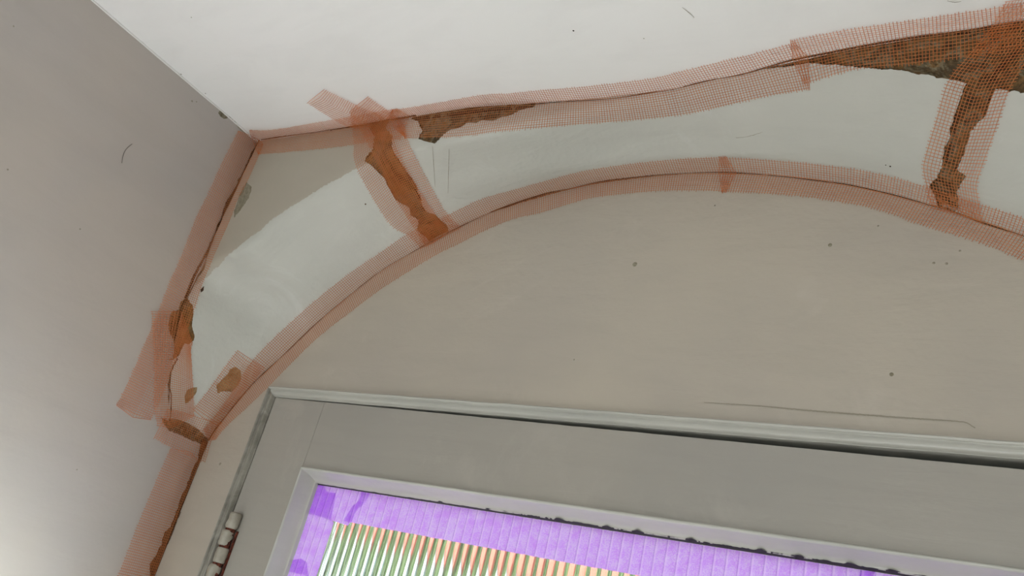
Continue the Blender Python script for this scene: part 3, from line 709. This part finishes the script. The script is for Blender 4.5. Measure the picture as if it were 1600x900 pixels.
# ------------------------------------------------------------ reeded glass
RP = 0.0152; nr = int((GX1-GX0)/RP)+3; vs = []; fs = []; SEG = 12
xs = []; ys = []
x0 = -0.929-RP*6
for i in range(nr+4):
    for k in range(SEG):
        u = k/SEG; x = x0+(i+u)*RP
        if x < GX0-0.01 or x > GX1+0.01: continue
        xs.append(x); ys.append(GY+0.0011-0.0024*(1-(2*u-1)**2))
n_ = len(xs)
for z in (-1.22, GZ+0.01):
    vs += [W(x, y+0.0018, z) for x, y in zip(xs, ys)]
    vs += [W(x, GY+0.0085, z) for x in xs]
for i in range(n_-1):
    fs += [(i, i+1, 2*n_+i+1, 2*n_+i), (n_+i, 3*n_+i, 3*n_+i+1, n_+i+1), (i, n_+i, n_+i+1, i+1), (2*n_+i, 2*n_+i+1, 3*n_+i+1, 3*n_+i)]
fs += [(0, 2*n_, 3*n_, n_), (n_-1, 2*n_-1, 4*n_-1, 3*n_-1)]
gl = dl(mesh('glass_pane', vs, fs, M['glass'], dr, False))
# ------------------------------------------------------------ hinge knuckles
hx = -1.1085; cuts = [0.114, 0.085, 0.057, 0.030, 0.002, -0.028, -0.057]
hg = empty('hinge', W(hx, 0.998, 0.03)); hg.parent = dr; hg.matrix_parent_inverse = Matrix.Translation(-dr.location)
def hl(o): o.parent = hg; o.matrix_parent_inverse = Matrix.Translation(-hg.location); return o
def cyl(name, x, y, z0, z1, r, mat, par, rough=0.0, seg=20):
    vs = []; fs = []; zs = np.linspace(z0, z1, 9)
    for i, z in enumerate(zs):
        e = 0.86 if i in (0, len(zs)-1) else 1.0
        for k in range(seg):
            a = 2*math.pi*k/seg; rr = r*e*(1+rough*noise.noise(Vector((math.cos(a)*2, math.sin(a)*2, z*120))))
            vs.append(W(x+rr*math.cos(a), y+rr*math.sin(a), z))
    for i in range(len(zs)-1):
        for k in range(seg): fs.append((i*seg+k, i*seg+(k+1) % seg, (i+1)*seg+(k+1) % seg, (i+1)*seg+k))
    fs += [tuple(range(seg-1, -1, -1)), tuple((len(zs)-1)*seg+k for k in range(seg))]
    return mesh(name, vs, fs, mat, par, True)
for i in range(len(cuts)-1):
    dx = (0.0014 if i % 2 == 0 else -0.0016)
    hl(cyl('knuckle', hx+dx, 0.993, cuts[i+1]+0.0016, cuts[i]-0.0016, 0.0100, M['knuckle'], None, 0.16))
hl(cyl('pin', hx, 0.994, cuts[-1], cuts[0]-0.001, 0.0084, M['rust'], None))
P = Poly(); P.box((hx-0.013, 0.9992, cuts[-1]), (hx-0.010, 1.003, cuts[1])); P.box((hx+0.009, 0.9985, cuts[-1]), (hx+0.0122, 1.003, cuts[1]))
o = P.build('hinge_leaf', M['rust'], None); hl(o)
# ------------------------------------------------------------ purple masking tape on the glass
def gp(px):
    d = ray(*px); p = CAM+d*((GY*D)/d.y); return p.x/D, (p.z-CZ)/D
def masking(label, poly, layer, ribs=True):
    pts = [gp(p) if abs(p[0]) > 2 or abs(p[1]) > 2 else p for p in poly]
    pp = densify(pts, 0.004, 0.0006, layer*7.7)
    a = np.array(pp); lo, hi = a.min(0), a.max(0); q = []
    x = math.floor((lo[0]-x0)/RP)*RP+x0
    while x < hi[0]:
        for u in (0.0, 0.12, 0.25, 0.5, 0.75, 0.88):
            for z in np.arange(lo[1], hi[1], 0.004): q.append((x+u*RP, z))
        x += RP
    q = np.array(q); q = q[inside(q, a)]; n_ = len(pp)
    V, E, F, *_ = delaunay_2d_cdt([Vector(p) for p in pp]+[Vector(p) for p in q], [(i, (i+1) % n_) for i in range(n_)], [], 1, 1e-6)
    V2 = np.array([v[:] for v in V]); cen = np.array([V2[list(f)].mean(0) for f in F]); ok = inside(cen, a)
    def y(x, z):
        u = ((x-x0)/RP) % 1; return GY-0.0020-layer*0.0006-0.0011*(1-(2*u-1)**2)*(1 if ribs else 0.4)-0.0004*noise.noise(Vector((x*60, z*60, layer)))
    vs = [W(v[0], y(*v), v[1]) for v in V2]; fs = [tuple(f) for f, k in zip(F, ok) if k]
    fs = [f if (vs[f[1]]-vs[f[0]]).cross(vs[f[2]]-vs[f[0]]).y < 0 else tuple(reversed(f)) for f in fs]
    o = mesh('masking_tape', vs, fs, M['purple'], None, False)
    tag(o, label, 'tape', 'strips of purple masking tape on the door glass'); return o
e = 0.0006
masking('short purple masking tape piece in the top left corner of the door glass', [(GX0+e, GZ-e), gp((583, 768)), (572, 788), (560, 797), (552, 815), (545, 822), (GX0+0.012, 0.1365), (GX0+e, 0.1370)], 1)
masking('long purple masking tape along the top of the door glass', [gp((569, 764)), (GX0+0.09, GZ-e), (-0.14, GZ-e), (-0.15, 0.155), (-0.13, 0.136), (-0.50, 0.1345), gp((538, 815)), (545, 806), (552, 793), (563, 783), (566, 775)], 2)
masking('purple masking tape along the right end of the glass top edge', [(-0.155, GZ-e), (GX1-e, GZ-e), (GX1-e, 0.137), (-0.165, 0.134), (-0.16, 0.16)], 1)
masking('purple masking tape down the left edge of the door glass', [(GX0+e, GZ-e), gp((507, 758)), (514, 770), (528, 772), (520, 812), (-0.9285, 0.13), (-0.929, 0.03), (-0.950, 0.046), (GX0+e, 0.044)], 3)
masking('lower purple masking tape piece below the left strip on the door glass', [(GX0+e, 0.062), (-0.97, 0.068), (-0.955, 0.063), (-0.947, 0.05), (-0.929, 0.0), (-0.929, -0.4), (GX0+e, -0.4)], 4)

# ------------------------------------------------------------ outside the door: street, pale house with brick upper storey, evergreens
gr = mesh('ground', [(-40, 0.95, 0), (30, 0.95, 0), (30, 40, 0), (-40, 40, 0)], [(0, 1, 2, 3)], M['paving']); struct(gr)
def wbox(name, a, b, mat, par=None, bevel=0):
    (x0_, y0_, z0_), (x1_, y1_, z1_) = a, b
    vs = [(x, y, z) for x in (x0_, x1_) for y in (y0_, y1_) for z in (z0_, z1_)]
    o = mesh(name, vs, [(0, 1, 3, 2), (4, 6, 7, 5), (0, 4, 5, 1), (2, 3, 7, 6), (0, 2, 6, 4), (1, 5, 7, 3)], mat)
    if par: o.parent = par; o.matrix_parent_inverse = Matrix.Translation(-par.location)
    return o
hs = empty('house', (-7.5, 11, 0)); tag(hs, 'pale house with salmon brick upper storey seen blurred through the reeded glass', 'house')
wbox('ground_floor', (-11.5, 10, 0), (-3.5, 16, 2.85), M['render'], hs)
wbox('upper_floor', (-11.6, 9.9, 2.85), (-3.4, 16, 7), M['brick'], hs)
o = mesh('roof', [(-12, 9.6, 7), (-3, 9.6, 7), (-3, 16.4, 7), (-12, 16.4, 7), (-12, 13, 9.4), (-3, 13, 9.4)], [(0, 1, 5, 4), (2, 3, 4, 5), (0, 4, 3), (1, 2, 5), (0, 3, 2, 1)], M['brick']); o.parent = hs; o.matrix_parent_inverse = Matrix.Translation(-hs.location)
for xx in (-10.5, -7.9, -5.3): wbox('window', (xx, 9.95, 0.9), (xx+0.9, 10.05, 1.7), M['darkglass'], hs)
def tree(x, y, h, r, label):
    t = empty('evergreen_tree', (x, y, 0)); tag(t, label, 'tree', 'evergreen trees outside the door')
    o = cyl2 = None
    vs = []; fs = []; A, Bn = 40, 28
    for i in range(Bn+1):
        ph = math.pi*i/Bn; zz = 0.3+(h-0.3)*(1-math.cos(ph))/2
        for k in range(A):
            a = 2*math.pi*k/A; rr = r*math.sin(ph)**0.6*(1+0.35*noise.noise(Vector((math.cos(a)*2, math.sin(a)*2, zz*1.3+x)))+0.2*noise.noise(Vector((math.cos(a)*7, math.sin(a)*7, zz*5+x))))
            vs.append((rr*math.cos(a), rr*math.sin(a), zz))
    for i in range(Bn):
        for k in range(A): fs.append((i*A+k, i*A+(k+1) % A, (i+1)*A+(k+1) % A, (i+1)*A+k))
    mesh('crown', vs, fs, M['leaves'], t)
    mesh('trunk', [(0.12*math.cos(k), 0.12*math.sin(k), z) for z in (0, 1.2) for k in np.linspace(0, 2*math.pi, 9)[:-1]], [(k, (k+1) % 8, 8+(k+1) % 8, 8+k) for k in range(8)], M['orangebrown'], t)
tree(-1.6, 6.5, 6.0, 1.35, 'dark evergreen tree nearest the right side of the pale house outside')
tree(-9.6, 6.6, 5.5, 1.7, 'dark evergreen tree in front of the left end of the pale house outside')
tree(2.2, 7.5, 5.0, 1.5, 'dark evergreen tree farthest right outside the door')
